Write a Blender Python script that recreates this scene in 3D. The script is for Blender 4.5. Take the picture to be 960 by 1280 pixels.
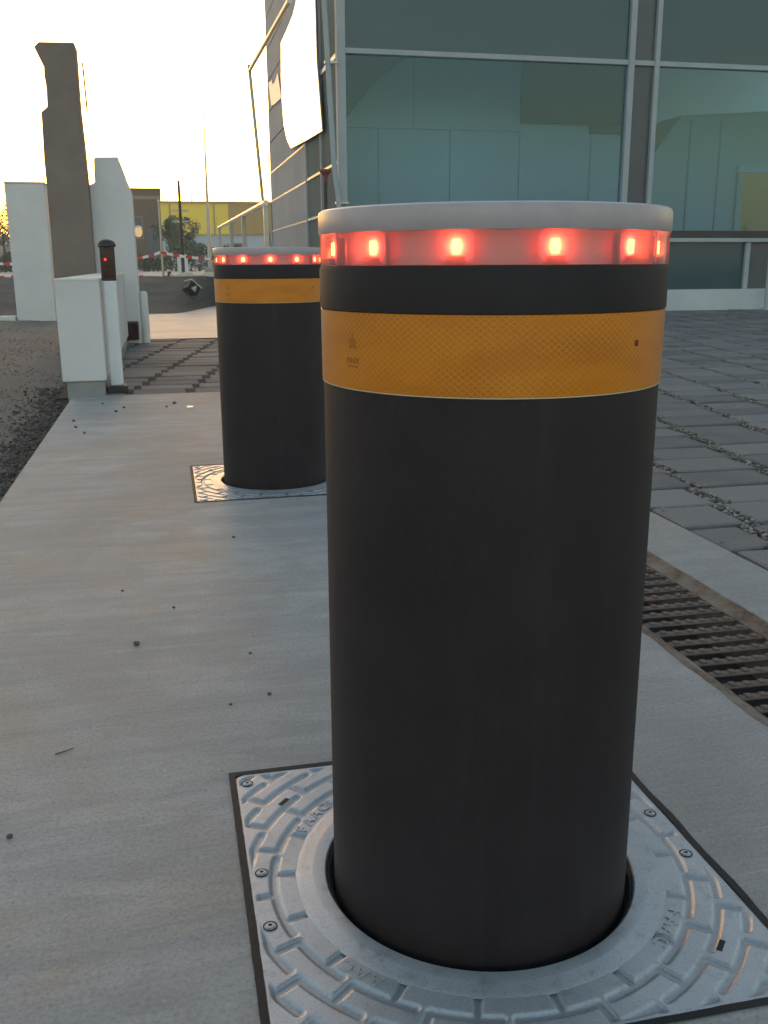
import bpy, bmesh, math, random
from mathutils import Vector, Matrix
random.seed(7)
PI = math.pi
for o in list(bpy.data.objects): bpy.data.objects.remove(o)
SC = bpy.context.scene
COL = SC.collection

# ------------------------------------------------------------------ camera
CAM_C = Vector((-0.2602, -0.7611, 0.5604))
PITCH, YAW, ROLL = 0.2557, 0.2196, -0.0053
F_PX = 1188.1
cp, sp, cy_, sy_ = math.cos(PITCH), math.sin(PITCH), math.cos(YAW), math.sin(YAW)
fwd = Vector((sy_*cp, cy_*cp, -sp)); right = Vector((cy_, -sy_, 0)); up = right.cross(fwd)
R2 = math.cos(ROLL)*right + math.sin(ROLL)*up
U2 = -math.sin(ROLL)*right + math.cos(ROLL)*up
cam = bpy.data.cameras.new('camera'); camo = bpy.data.objects.new('camera', cam); COL.objects.link(camo)
M = Matrix.Identity(4)
for i in range(3):
    M[i][0] = R2[i]; M[i][1] = U2[i]; M[i][2] = -fwd[i]; M[i][3] = CAM_C[i]
camo.matrix_world = M
cam.sensor_fit = 'VERTICAL'; cam.sensor_height = 36.0; cam.lens = 36.0*F_PX/1280.0
cam.clip_start = 0.02; cam.clip_end = 2000
SC.camera = camo
SC.render.resolution_x = 768; SC.render.resolution_y = 1024

def seen(P):
    d = Vector(P)-CAM_C; z = d.dot(fwd)
    if z <= 0.05: return None
    return 480+F_PX*d.dot(R2)/z, 640-F_PX*d.dot(U2)/z

# ------------------------------------------------------------------ sky, sun, exposure
SUN_EL, SUN_AZ = math.radians(2.2), math.radians(2.0)      # azimuth from +Y towards +X
W = bpy.data.worlds.new('World'); SC.world = W; W.use_nodes = True
wn = W.node_tree.nodes; wl = W.node_tree.links
sky = wn.new('ShaderNodeTexSky'); sky.sky_type = 'NISHITA'; sky.sun_disc = False
sky.sun_elevation = SUN_EL; sky.sun_rotation = SUN_AZ
sky.air_density = 1.0; sky.dust_density = 2.2; sky.ozone_density = 1.15
bg = wn['Background']; bg.inputs['Strength'].default_value = 0.15
wl.new(sky.outputs[0], bg.inputs['Color'])
sl = bpy.data.lights.new('sun', 'SUN'); sl.energy = 2.0; sl.angle = math.radians(0.5); sl.color = (1.0, .78, .5)
so = bpy.data.objects.new('sun', sl); COL.objects.link(so)
sd = Vector((math.sin(SUN_AZ)*math.cos(SUN_EL), math.cos(SUN_AZ)*math.cos(SUN_EL), math.sin(SUN_EL)))
so.rotation_euler = sd.to_track_quat('Z', 'Y').to_euler(); so.location = (0, 30, 20)
SC.view_settings.view_transform = 'Standard'; SC.view_settings.look = 'None'
SC.view_settings.gamma = 1.0; SC.view_settings.use_curve_mapping = False
SC.view_settings.exposure = 2.72
HAZE = 0.0042
SC.cycles.max_bounces = 10; SC.cycles.transparent_max_bounces = 12
SC.cycles.sample_clamp_indirect = 6.0

# ------------------------------------------------------------------ materials
def lin(r, g, b):
    f = lambda c: (c/255/12.92) if c/255 <= .04045 else ((c/255+.055)/1.055)**2.4
    return (f(r), f(g), f(b), 1)

class NT:
    def __init__(s, name):
        s.m = bpy.data.materials.new(name); s.m.use_nodes = True
        s.n = s.m.node_tree.nodes; s.l = s.m.node_tree.links
        s.b = s.n['Principled BSDF']; s.out = s.n['Material Output']
    def node(s, t, **kw):
        n = s.n.new(t)
        for k, v in kw.items(): setattr(n, k, v)
        return n
    def link(s, a, b): s.l.new(a, b)
    def coords(s, kind='Object', scale=(1, 1, 1)):
        tc = s.node('ShaderNodeTexCoord'); mp = s.node('ShaderNodeMapping')
        mp.inputs['Scale'].default_value = scale; s.link(tc.outputs[kind], mp.inputs['Vector'])
        return mp.outputs[0]
    def noise(s, scale, detail=4, rough=.55, vec=None, dist=0):
        n = s.node('ShaderNodeTexNoise'); n.inputs['Scale'].default_value = scale
        n.inputs['Detail'].default_value = detail; n.inputs['Roughness'].default_value = rough
        n.inputs['Distortion'].default_value = dist
        if vec is not None: s.link(vec, n.inputs['Vector'])
        return n.outputs['Fac']
    def ramp(s, fac, stops):
        r = s.node('ShaderNodeValToRGB'); e = r.color_ramp.elements
        while len(e) < len(stops): e.new(.5)
        for i, (p, c) in enumerate(stops):
            e[i].position = p; e[i].color = c if len(c) == 4 else (*c, 1)
        s.link(fac, r.inputs[0]); return r.outputs[0]
    def mix(s, fac, a, b, mode='MIX'):
        m = s.node('ShaderNodeMix', data_type='RGBA', blend_type=mode)
        for sock, v in ((m.inputs[0], fac), (m.inputs[6], a), (m.inputs[7], b)):
            if hasattr(v, 'is_output'): s.link(v, sock)
            else: sock.default_value = v
        return m.outputs[2]
    def math(s, op, a, b=None, c=None):
        m = s.node('ShaderNodeMath', operation=op)
        for i, v in enumerate((a, b, c)):
            if v is None: continue
            if hasattr(v, 'is_output'): s.link(v, m.inputs[i])
            else: m.inputs[i].default_value = v
        return m.outputs[0]
    def bump(s, h, strength=.3, dist=.002):
        b = s.node('ShaderNodeBump'); b.inputs['Strength'].default_value = strength
        b.inputs['Distance'].default_value = dist; s.link(h, b.inputs['Height'])
        s.link(b.outputs[0], s.b.inputs['Normal']); return b
    def set(s, **kw):
        for k, v in kw.items():
            i = s.b.inputs[k.replace('_', ' ')]
            if hasattr(v, 'is_output'): s.link(v, i)
            else: i.default_value = v
        return s

def mottled(name, c1, c2, scale=8, rough=.7, bump=.2, bscale=120, metallic=0, spec=.5, dist=.002):
    t = NT(name); v = t.coords()
    a = t.noise(scale, 5, .6, v)
    t.set(Base_Color=t.ramp(a, [(.3, c1), (.7, c2)]), Roughness=rough, Metallic=metallic)
    t.b.inputs['Specular IOR Level'].default_value = spec
    if bump: t.bump(t.noise(bscale, 3, .6, v), bump, dist)
    return t.m

MAT = {}
# broom-finished concrete
t = NT('concrete'); v = t.coords(); vs = t.coords(scale=(2.2, 55, 1)); vw = t.coords(scale=(.9, 5, 1))
big = t.noise(1.5, 7, .62, v, .8); stain = t.noise(2.6, 6, .6, v, 1.4); mid = t.noise(9, 6, .7, v, .4); fine = t.noise(230, 3, .75, v); pit = t.noise(75, 4, .7, v)
streak = t.noise(3.0, 7, .7, vs, .7); wav = t.noise(2.4, 6, .65, vw, 1.6); blue = t.noise(1.1, 5, .6, v, .5)
c = t.ramp(big, [(.30, (.25, .232, .213)), (.48, (.345, .323, .30)), (.68, (.44, .415, .39))])
c = t.mix(t.ramp(blue, [(.5, (0, 0, 0)), (.68, (.6, .6, .6))]), c, (.33, .335, .345, 1))
c = t.mix(t.ramp(stain, [(.50, (0, 0, 0)), (.66, (.7, .7, .7))]), c, (.36, .27, .195, 1))
c = t.mix(t.ramp(wav, [(.40, (.55, .55, .55)), (.58, (0, 0, 0))]), c, (.235, .23, .225, 1))
c = t.mix(t.ramp(streak, [(.45, (.0, .0, .0)), (.8, (.28, .28, .28))]), c, (.46, .44, .42, 1))
c = t.mix(t.ramp(mid, [(.35, (.45, .45, .45)), (.55, (0, 0, 0))]), c, (.23, .225, .215, 1))
c = t.mix(t.ramp(pit, [(.27, (.75, .75, .75)), (.36, (0, 0, 0))]), c, (.15, .14, .13, 1))
c = t.mix(t.ramp(fine, [(.32, (.55, .55, .55)), (.5, (0, 0, 0))]), c, (.17, .165, .155, 1))
vr = t.node('ShaderNodeMapping'); vr.inputs['Rotation'].default_value = (0, 0, .35); vr.inputs['Scale'].default_value = (1.6, 38, 1); t.link(v, vr.inputs['Vector'])
scr = t.noise(2.6, 3, .5, vr.outputs[0], .9)
c = t.mix(t.ramp(scr, [(.68, (0, 0, 0)), (.76, (.35, .35, .35))]), c, (.56, .55, .545, 1))
c = t.mix(t.ramp(fine, [(.56, (0, 0, 0)), (.75, (.4, .4, .4))]), c, (.52, .51, .50, 1))
t.set(Base_Color=c, Roughness=t.math('MULTIPLY_ADD', mid, .3, .55)); t.b.inputs['Specular IOR Level'].default_value = .35
t.bump(t.math('ADD', t.math('MULTIPLY', streak, .5), t.math('MULTIPLY', fine, .9)), .5, .0015)
MAT['concrete'] = t.m
MAT['apron'] = mottled('apron_concrete', (.40, .37, .33), (.52, .49, .44), 2.5, .6, .3, 60)
MAT['band'] = mottled('band_concrete', (.25, .245, .24), (.34, .335, .325), 7, .85, .6, 180, spec=.3)
# charcoal powder coat
t = NT('charcoal_coat'); v = t.coords()
t.set(Base_Color=t.ramp(t.noise(14, 4, .6, v), [(.3, (.0145, .0100, .0122)), (.7, (.0225, .0162, .0190))]), Roughness=.66)
vd = t.coords(scale=(30, 30, 2.0)); dust = t.noise(1.6, 6, .7, vd, .3); spk = t.noise(380, 2, .6, v)
base = t.b.inputs['Base Color'].links[0].from_socket
c = t.mix(t.ramp(dust, [(.5, (0, 0, 0)), (.8, (.35, .35, .35))]), base, (.045, .038, .040, 1))
c = t.mix(t.ramp(spk, [(.55, (0, 0, 0)), (.8, (.5, .5, .5))]), c, (.042, .034, .038, 1))
t.link(c, t.b.inputs['Base Color'])
t.b.inputs['Specular IOR Level'].default_value = .35
t.bump(t.noise(900, 2, .5, v), .25, .0006); MAT['body'] = t.m
MAT['collar'] = mottled('collar_paint', (.021, .0165, .0175), (.028, .0225, .0235), 20, .7, .2, 700, spec=.25, dist=.0005)
# retroreflective tape
t = NT('reflective_tape'); tc = t.node('ShaderNodeTexCoord'); sx = t.node('ShaderNodeSeparateXYZ'); t.link(tc.outputs['Object'], sx.inputs[0])
ang = t.math('ARCTAN2', sx.outputs[1], sx.outputs[0]); uu = t.math('MULTIPLY', ang, .1387/.0058); zz = t.math('MULTIPLY', sx.outputs[2], 1/.0046)
la = t.math('PINGPONG', t.math('ADD', uu, zz), .5); lb = t.math('PINGPONG', t.math('SUBTRACT', uu, zz), .5)
mn = t.math('MINIMUM', la, lb); vv = t.coords(scale=(1, 1, 3))
cell = t.ramp(mn, [(.0, (1, 1, 1)), (.085, (.8, .8, .8)), (.16, (0, 0, 0))])
base = t.ramp(t.noise(9, 4, .55, vv), [(.3, (.47, .132, .002)), (.55, (.60, .188, .003)), (.75, (.50, .148, .002))])
c = t.mix(t.math('MULTIPLY', cell, t.ramp(t.noise(16, 3, .5, vv), [(.3, (.25,)*3), (.6, (.8,)*3)])), base, (.66, .25, .02, 1))
t.set(Base_Color=c, Roughness=.28); t.b.inputs['Coat Weight'].default_value = .3
t.bump(cell, .15, .0004); MAT['tape'] = t.m
MAT['tape_mark'] = mottled('tape_print', (.36, .105, .004), (.42, .125, .005), 30, .4, 0)
MAT['tape_dot'] = mottled('tape_dot', (.12, .012, .004), (.2, .02, .006), 30, .4, 0)
MAT['tape_edge'] = mottled('tape_edge', (.6, .52, .34), (.7, .6, .4), 30, .3, 0)
MAT['cap'] = mottled('cap_plastic', (.36, .31, .325), (.43, .375, .39), 30, .38, .06, 400, dist=.0005)
# translucent light ring
t = NT('light_ring'); v = t.coords(scale=(1, 1, 6))
tr = t.node('ShaderNodeBsdfTranslucent'); tr.inputs[0].default_value = (.92, .80, .82, 1)
tp = t.node('ShaderNodeBsdfTransparent'); tp.inputs[0].default_value = (.98, .93, .93, 1)
df = t.node('ShaderNodeBsdfDiffuse'); df.inputs[0].default_value = (.70, .62, .64, 1)
gl = t.node('ShaderNodeBsdfGlossy'); gl.inputs['Roughness'].default_value = .12
m1 = t.node('ShaderNodeMixShader'); m1.inputs[0].default_value = .80; t.link(tr.outputs[0], m1.inputs[1]); t.link(tp.outputs[0], m1.inputs[2])
m2 = t.node('ShaderNodeMixShader'); m2.inputs[0].default_value = .16; t.link(m1.outputs[0], m2.inputs[1]); t.link(df.outputs[0], m2.inputs[2])
fr = t.node('ShaderNodeFresnel'); fr.inputs[0].default_value = 1.45
m3 = t.node('ShaderNodeMixShader'); t.link(fr.outputs[0], m3.inputs[0]); t.link(m2.outputs[0], m3.inputs[1]); t.link(gl.outputs[0], m3.inputs[2])
t.link(m3.outputs[0], t.out.inputs[0]); MAT['ring'] = t.m
MAT['drum'] = mottled('drum_white', (.50, .40, .41), (.58, .48, .49), 30, .5, 0)
def emis(name, col, strength):
    t = NT(name); t.set(Base_Color=(.2, .02, .01, 1)); t.b.inputs['Emission Color'].default_value = (*col, 1)
    t.b.inputs['Emission Strength'].default_value = strength; return t.m
LED_K = 1.0
MAT['led'] = emis('led_core', (1, .105, .022), 5.5*LED_K)
MAT['led_halo'] = emis('led_glow', (1, .005, .009), 2.0*LED_K)
t = NT('led_glow'); tc = t.node('ShaderNodeTexCoord'); sx = t.node('ShaderNodeSeparateXYZ'); t.link(tc.outputs['Object'], sx.inputs[0])
rr = t.math('SQRT', t.math('ADD', t.math('POWER', sx.outputs[1], 2.0), t.math('POWER', t.math('SUBTRACT', sx.outputs[2], .0005), 2.0)))
q = t.math('MULTIPLY', rr, 1/.013)
t.link(t.ramp(q, [(.0, (1, .10, .03)), (.45, (1, .03, .014)), (.8, (1, .008, .010))]), t.b.inputs['Emission Color'])
t.link(t.math('MULTIPLY', t.math('POWER', t.math('MAXIMUM', t.math('SUBTRACT', 1.0, q), 0.0), 1.5), 5.5*LED_K), t.b.inputs['Emission Strength'])
t.set(Base_Color=(.42, .34, .35, 1), Roughness=.5); MAT['led_halo'] = t.m  # LED halo painted as emission that fades with radius
MAT['led_base'] = mottled('led_base', (.14, .01, .012), (.2, .015, .015), 30, .4, 0)
MAT['signal'] = emis('signal_led', (1, .04, .03), .35)
MAT['lantern'] = emis('lantern_glow', (1, .72, .35), .10)
MAT['reflected_glow'] = emis('reflected_window_glow', (.95, .95, .45), .016)  # emission for the reflected building's lit window
# cast aluminium
t = NT('cast_aluminium'); v = t.coords()
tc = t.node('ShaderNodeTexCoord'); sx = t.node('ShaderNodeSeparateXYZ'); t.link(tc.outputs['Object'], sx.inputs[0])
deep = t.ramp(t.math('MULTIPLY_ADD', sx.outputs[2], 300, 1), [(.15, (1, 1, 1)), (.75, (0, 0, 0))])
n1 = t.noise(14, 6, .65, v); n2 = t.noise(500, 3, .7, v); n3 = t.noise(55, 5, .7, v)
c = t.ramp(n1, [(.3, (.37, .385, .40)), (.7, (.47, .485, .50))])
c = t.mix(t.ramp(n3, [(.30, (.6, .6, .6)), (.45, (0, 0, 0))]), c, (.24, .23, .22, 1))
c = t.mix(t.ramp(n2, [(.34, (.5, .5, .5)), (.48, (0, 0, 0))]), c, (.22, .22, .22, 1))
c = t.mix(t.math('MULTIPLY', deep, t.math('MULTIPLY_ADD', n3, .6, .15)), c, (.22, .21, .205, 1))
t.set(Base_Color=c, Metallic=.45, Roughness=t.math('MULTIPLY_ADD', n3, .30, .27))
t.bump(t.math('ADD', n2, t.math('MULTIPLY', n3, .5)), .45, .0006); MAT['alu'] = t.m
MAT['screw'] = mottled('screw_steel', (.45, .46, .48), (.6, .6, .62), 80, .3, 0, metallic=1)
MAT['rubber'] = mottled('black_rubber', (.005, .005, .0055), (.010, .0095, .010), 60, .7, .2, 300)
MAT['sleeve'] = mottled('sleeve_steel', (.07, .07, .072), (.10, .10, .10), 60, .5, .1, 300, metallic=.3)
# rust
t = NT('rusty_iron'); v = t.coords()
a = t.noise(60, 6, .7, v); b = t.noise(11, 5, .6, v)
t.set(Base_Color=t.mix(t.ramp(b, [(.42, (0, 0, 0)), (.68, (.8, .8, .8))]), t.ramp(a, [(.3, (.075, .058, .052)), (.7, (.16, .125, .11))]), (.19, .11, .075, 1)), Roughness=.85)
t.bump(a, .6, .002); MAT['rust'] = t.m
t = NT('rusty_frame'); v = t.coords()
a = t.noise(70, 6, .7, v); b = t.noise(14, 5, .6, v)
t.set(Base_Color=t.mix(t.ramp(b, [(.4, (0, 0, 0)), (.66, (.9, .9, .9))]), t.ramp(a, [(.3, (.07, .045, .032)), (.7, (.19, .125, .088))]), (.24, .20, .165, 1)), Roughness=.9)
t.bump(a, .7, .003); MAT['rust_frame'] = t.m
MAT['pit'] = mottled('drain_pit', (.008, .007, .007), (.02, .017, .015), 20, .9, 0)
# pavers
def paver_mat(name, island):
    t = NT(name); v = t.coords('Object' if island else 'Object')
    if island:
        g = t.node('ShaderNodeNewGeometry'); rnd = g.outputs['Random Per Island']
    else:
        g = t.node('ShaderNodeObjectInfo'); rnd = g.outputs['Random']
    geo = t.node('ShaderNodeNewGeometry')
    n1 = t.noise(9, 5, .6, geo.outputs['Position']); n2 = t.noise(170, 3, .7, geo.outputs['Position'])
    c = t.ramp(rnd, [(0, (.12, .116, .115)), (.5, (.17, .162, .158)), (1, (.225, .212, .203))])
    c = t.mix(t.ramp(n1, [(.4, (0, 0, 0)), (.7, (.5, .5, .5))]), c, (.22, .195, .175, 1))
    c = t.mix(t.ramp(n2, [(.3, (.55, .55, .55)), (.52, (0, 0, 0))]), c, (.10, .095, .09, 1))
    t.set(Base_Color=c, Roughness=.82); t.b.inputs['Specular IOR Level'].default_value = .35
    t.bump(n2, .5, .003); return t.m
MAT['paver'] = paver_mat('paver_concrete', False); MAT['paver_far'] = paver_mat('paver_concrete_far', True)
MAT['dirt'] = mottled('joint_dirt', (.022, .018, .015), (.06, .048, .040), 40, .95, .6, 160, dist=.006)
t = NT('stone_grit'); g = t.node('ShaderNodeNewGeometry')
t.set(Base_Color=t.ramp(g.outputs['Random Per Island'], [(0, (.06, .05, .045)), (.5, (.17, .145, .125)), (1, (.34, .30, .26))]), Roughness=.9); MAT['grit'] = t.m
t = NT('dark_soil'); v = t.coords(); a = t.noise(30, 6, .7, v)
t.set(Base_Color=t.ramp(a, [(.3, (.06, .046, .037)), (.7, (.14, .11, .088))]), Roughness=.95); t.bump(a, .8, .01); MAT['soil'] = t.m
t = NT('verge_grit'); g = t.node('ShaderNodeNewGeometry')
t.set(Base_Color=t.ramp(g.outputs['Random Per Island'], [(0, (.11, .09, .075)), (.5, (.19, .16, .135)), (1, (.30, .26, .22))]), Roughness=.95); MAT['verge_grit'] = t.m
t = NT('gravel_ground'); v = t.coords(); a = t.noise(45, 6, .75, v); b = t.noise(2.2, 5, .6, v)
c = t.mix(t.ramp(b, [(.35, (0, 0, 0)), (.65, (.7, .7, .7))]), t.ramp(a, [(.3, (.13, .108, .09)), (.7, (.26, .22, .19))]), (.20, .17, .145, 1))
t.set(Base_Color=c, Roughness=.95); t.bump(a, .9, .015); MAT['gravel'] = t.m
t = NT('bank_gravel'); v = t.coords(); a = t.noise(26, 6, .8, v)
t.set(Base_Color=t.ramp(a, [(.3, (.07, .06, .053)), (.7, (.18, .155, .135))]), Roughness=.95); t.bump(a, .9, .03); MAT['bank'] = t.m
MAT['plateau'] = mottled('pale_yard', (.30, .29, .28), (.40, .385, .37), .5, .8, .3, 8)
MAT['ground_and_ridge'] = mottled('ground_and_blocker_ridge', (.05, .045, .03), (.09, .08, .05), .3, .95, .3, 2)
# walls
MAT['render'] = mottled('white_render', (.60, .575, .57), (.70, .675, .665), 3, .75, .25, 140)
MAT['render_warm'] = mottled('cream_render', (.62, .60, .55), (.72, .70, .64), 3, .75, .25, 140)
MAT['footing'] = mottled('footing_concrete', (.24, .235, .23), (.33, .32, .31), 9, .85, .5, 120)
MAT['tower'] = mottled('brown_stone', (.18, .135, .115), (.25, .195, .165), 3, .85, .4, 50)
MAT['white_post'] = mottled('white_paint', (.68, .69, .70), (.78, .79, .80), 6, .4, .05, 300)
MAT['black'] = mottled('black_plastic', (.014, .012, .012), (.026, .022, .022), 20, .45, .1, 300)
MAT['lens'] = mottled('dark_lens', (.02, .006, .006), (.04, .01, .01), 20, .1, 0)
MAT['alu_frame'] = mottled('aluminium_frame', (.34, .37, .39), (.40, .43, .45), 4, .75, .05, 200, spec=.25)
MAT['dark_panel'] = mottled('dark_spandrel', (.05, .06, .075), (.07, .08, .095), 2, .35, 0)
MAT['plinth'] = mottled('pale_plinth', (.44, .46, .48), (.54, .56, .58), 2, .7, .2, 80)
MAT['sill_black'] = mottled('black_sill', (.012, .012, .014), (.02, .02, .022), 5, .4, 0)
MAT['cladding'] = mottled('grey_cladding', (.30, .305, .325), (.36, .365, .385), 1.5, .9, .06, 60, spec=.15)
MAT['trim'] = mottled('pale_trim', (.55, .54, .52), (.65, .64, .61), 4, .4, 0)
MAT['roof'] = mottled('roof_grey', (.25, .25, .25), (.3, .3, .3), 2, .7, .1, 20)
MAT['int_wall'] = mottled('interior_wall', (.76, .84, .90), (.82, .90, .95), 1.2, .8, 0)
MAT['refl_dark'] = mottled('reflected_dark', (.07, .085, .10), (.09, .105, .12), 1.2, .8, 0)
MAT['refl_beige'] = mottled('reflected_beige', (.64, .68, .66), (.70, .74, .71), 1.2, .8, 0)
MAT['refl_joint'] = mottled('reflected_joint', (.36, .40, .40), (.42, .46, .46), 1.2, .8, 0)
MAT['int_floor'] = mottled('interior_floor', (.20, .20, .19), (.25, .25, .24), 1.2, .5, 0)
t = NT('tinted_glass'); v = t.coords()
tp = t.node('ShaderNodeBsdfTransparent'); tp.inputs[0].default_value = (.66, .81, .90, 1)
gl = t.node('ShaderNodeBsdfGlossy'); gl.inputs['Roughness'].default_value = .015; gl.inputs[0].default_value = (.65, .85, .88, 1)
fr = t.node('ShaderNodeFresnel'); fr.inputs[0].default_value = 1.47
bp = t.node('ShaderNodeBump'); bp.inputs['Strength'].default_value = .03; bp.inputs['Distance'].default_value = .05
t.link(t.noise(1.3, 2, .5, v), bp.inputs['Height']); t.link(bp.outputs[0], gl.inputs['Normal'])
ms = t.node('ShaderNodeMixShader'); t.link(fr.outputs[0], ms.inputs[0]); t.link(tp.outputs[0], ms.inputs[1]); t.link(gl.outputs[0], ms.inputs[2])
t.link(ms.outputs[0], t.out.inputs[0]); MAT['glass'] = t.m
t = NT('opaque_teal_glass'); t.set(Base_Color=(.035, .078, .09, 1), Roughness=.06); t.b.inputs['IOR'].default_value = 1.42; MAT['teal'] = t.m
MAT['frosted'] = mottled('frosted_teal_glass', (.10, .13, .125), (.13, .16, .155), 1, .95, 0, spec=.1)
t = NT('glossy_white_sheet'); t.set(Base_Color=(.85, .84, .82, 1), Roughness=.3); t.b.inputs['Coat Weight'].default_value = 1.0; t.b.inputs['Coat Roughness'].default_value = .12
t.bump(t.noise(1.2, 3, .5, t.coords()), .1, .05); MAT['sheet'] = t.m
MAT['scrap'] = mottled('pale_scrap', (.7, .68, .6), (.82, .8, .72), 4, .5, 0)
MAT['steel'] = mottled('galvanised_steel', (.36, .35, .33), (.46, .45, .42), 10, .4, .05, 200, metallic=.7)
MAT['pale_rail'] = mottled('pale_rail', (.70, .66, .56), (.78, .74, .64), 10, .3, .05, 200)
MAT['red_cap'] = mottled('red_brown_cap', (.16, .035, .025), (.22, .05, .035), 30, .6, .1, 200)
MAT['dark_rod'] = mottled('dark_rod', (.03, .022, .02), (.05, .036, .03), 30, .7, .2, 200)
MAT['yellow'] = mottled('glow_yellow_cladding', (.92, .60, .010), (.98, .68, .015), .12, .6, .1, 3)  # flare glow painted into this yellow; the wall itself is brownish yellow
MAT['ochre'] = mottled('ochre_cladding', (.36, .20, .035), (.48, .28, .05), .2, .7, .1, 3)
MAT['brown'] = mottled('brown_cladding', (.10, .06, .03), (.14, .085, .045), .4, .7, .2, 3)
MAT['brown_light'] = mottled('tan_band', (.26, .19, .12), (.3, .22, .14), .4, .7, 0)
MAT['grey_wall'] = mottled('pale_grey_wall', (.40, .42, .46), (.48, .50, .54), .2, .7, .1, 3)
MAT['red_tape'] = mottled('red_tape', (.62, .03, .025), (.7, .04, .03), 30, .4, 0)
MAT['white_tape'] = mottled('white_tape', (.78, .76, .74), (.84, .82, .8), 30, .4, 0)
MAT['cream_sheet'] = mottled('cream_sheeting', (.66, .62, .50), (.80, .76, .62), 6, .4, .2, 20)
MAT['flood_reflection'] = mottled('flood_glass_reflection', (.55, .52, .42), (.65, .62, .5), 6, .12, 0)
MAT['bark'] = mottled('bark', (.06, .045, .035), (.12, .09, .07), 9, .9, .5, 40)
t = NT('foliage'); g = t.node('ShaderNodeNewGeometry')
t.set(Base_Color=t.ramp(g.outputs['Random Per Island'], [(0, (.035, .05, .015)), (.6, (.065, .08, .022)), (1, (.12, .12, .035))]), Roughness=.6); MAT['leaf'] = t.m

# ------------------------------------------------------------------ mesh helpers
def new_obj(name, mesh, mat=None, parent=None, loc=None):
    o = bpy.data.objects.new(name, mesh); COL.objects.link(o)
    if mat is not None:
        if isinstance(mat, str): mat = MAT[mat]
        if not mesh.materials: mesh.materials.append(mat)
    if parent is not None: o.parent = parent
    if loc is not None: o.location = loc
    return o
def from_bm(name, bm, mat, parent=None, loc=None, smooth=False):
    bmesh.ops.recalc_face_normals(bm, faces=bm.faces)
    me = bpy.data.meshes.new(name); bm.to_mesh(me); bm.free()
    if smooth: me.shade_smooth()
    return new_obj(name, me, mat, parent, loc)
def tag(o, label=None, cat=None, group=None, kind=None):
    if label: o['label'] = label
    if cat: o['category'] = cat
    if group: o['group'] = group
    if kind: o['kind'] = kind
    return o
def thing(name, loc, label, cat, group=None, rz=0):
    o = bpy.data.objects.new(name, None); COL.objects.link(o); o.location = loc; o.rotation_euler = (0, 0, rz)
    o.empty_display_size = .1
    return tag(o, label, cat, group)
def struct(name, bm, mat, smooth=False):
    o = from_bm(name, bm, mat, smooth=smooth); o['kind'] = 'structure'; return o
def copy_tree(o, parent=None):
    c = o.copy(); COL.objects.link(c)
    if parent is not None: c.parent = parent
    for ch in list(o.children): copy_tree(ch, c)
    return c
def add_box(bm, x0, x1, y0, y1, z0, z1, bev=0, mat=None, seg=1):
    r = bmesh.ops.create_cube(bm, size=1.0)
    vs = r['verts']
    for w in vs:
        w.co = Vector(((x0+x1)/2+w.co.x*(x1-x0), (y0+y1)/2+w.co.y*(y1-y0), (z0+z1)/2+w.co.z*(z1-z0)))
    if bev:
        es = list({e for w in vs for e in w.link_edges})
        rr = bmesh.ops.bevel(bm, geom=es, offset=bev, segments=seg, affect='EDGES', profile=.5)
        vs = rr['verts']
    if mat is not None:
        for w in vs: w.co = mat @ w.co
    return vs
def box(name, x0, x1, y0, y1, z0, z1, mat, parent=None, bev=0, seg=1, xf=None):
    bm = bmesh.new(); add_box(bm, x0, x1, y0, y1, z0, z1, bev, xf, seg); return from_bm(name, bm, mat, parent)
def add_lathe(bm, prof, n=64, c=(0, 0), closed=False, cap_top=False, cap_bot=False):
    rings = []
    for r, z in prof:
        rings.append([bm.verts.new((c[0]+r*math.cos(2*PI*i/n), c[1]+r*math.sin(2*PI*i/n), z)) for i in range(n)])
    pairs = list(zip(rings[:-1], rings[1:]))
    if closed: pairs.append((rings[-1], rings[0]))
    for a, b in pairs:
        for i in range(n): bm.faces.new((a[i], a[(i+1) % n], b[(i+1) % n], b[i]))
    if cap_top: bm.faces.new(rings[-1])
    if cap_bot: bm.faces.new(rings[0][::-1])
def lathe(name, prof, mat, parent=None, n=64, loc=None, smooth=True, **kw):
    bm = bmesh.new(); add_lathe(bm, prof, n, **kw); o = from_bm(name, bm, mat, parent, loc)
    if smooth: smooth_by_angle(o.data)
    return o
def smooth_by_angle(me, deg=32):
    me.shade_smooth()
    bm = bmesh.new(); bm.from_mesh(me); lim = math.radians(deg)
    for e in bm.edges:
        if len(e.link_faces) == 2 and e.calc_face_angle(0) > lim: e.smooth = False
    bm.to_mesh(me); bm.free()
def add_tube(bm, pts, r, n=8, r2=None):
    pts = [Vector(p) for p in pts]; rings = []
    for k, p in enumerate(pts):
        d = (pts[min(k+1, len(pts)-1)]-pts[max(k-1, 0)]).normalized()
        a = d.orthogonal().normalized() if k == 0 else (a-d*a.dot(d)).normalized()
        b = d.cross(a); rr = r if r2 is None else r+(r2-r)*k/(len(pts)-1)
        rings.append([bm.verts.new(p+a*rr*math.cos(2*PI*i/n)+b*rr*math.sin(2*PI*i/n)) for i in range(n)])
    for A, B in zip(rings[:-1], rings[1:]):
        for i in range(n): bm.faces.new((A[i], A[(i+1) % n], B[(i+1) % n], B[i]))
    bm.faces.new(rings[0][::-1]); bm.faces.new(rings[-1])
def tube(name, pts, r, mat, parent=None, n=10, r2=None):
    bm = bmesh.new(); add_tube(bm, pts, r, n, r2); o = from_bm(name, bm, mat, parent); smooth_by_angle(o.data, 45); return o
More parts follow.
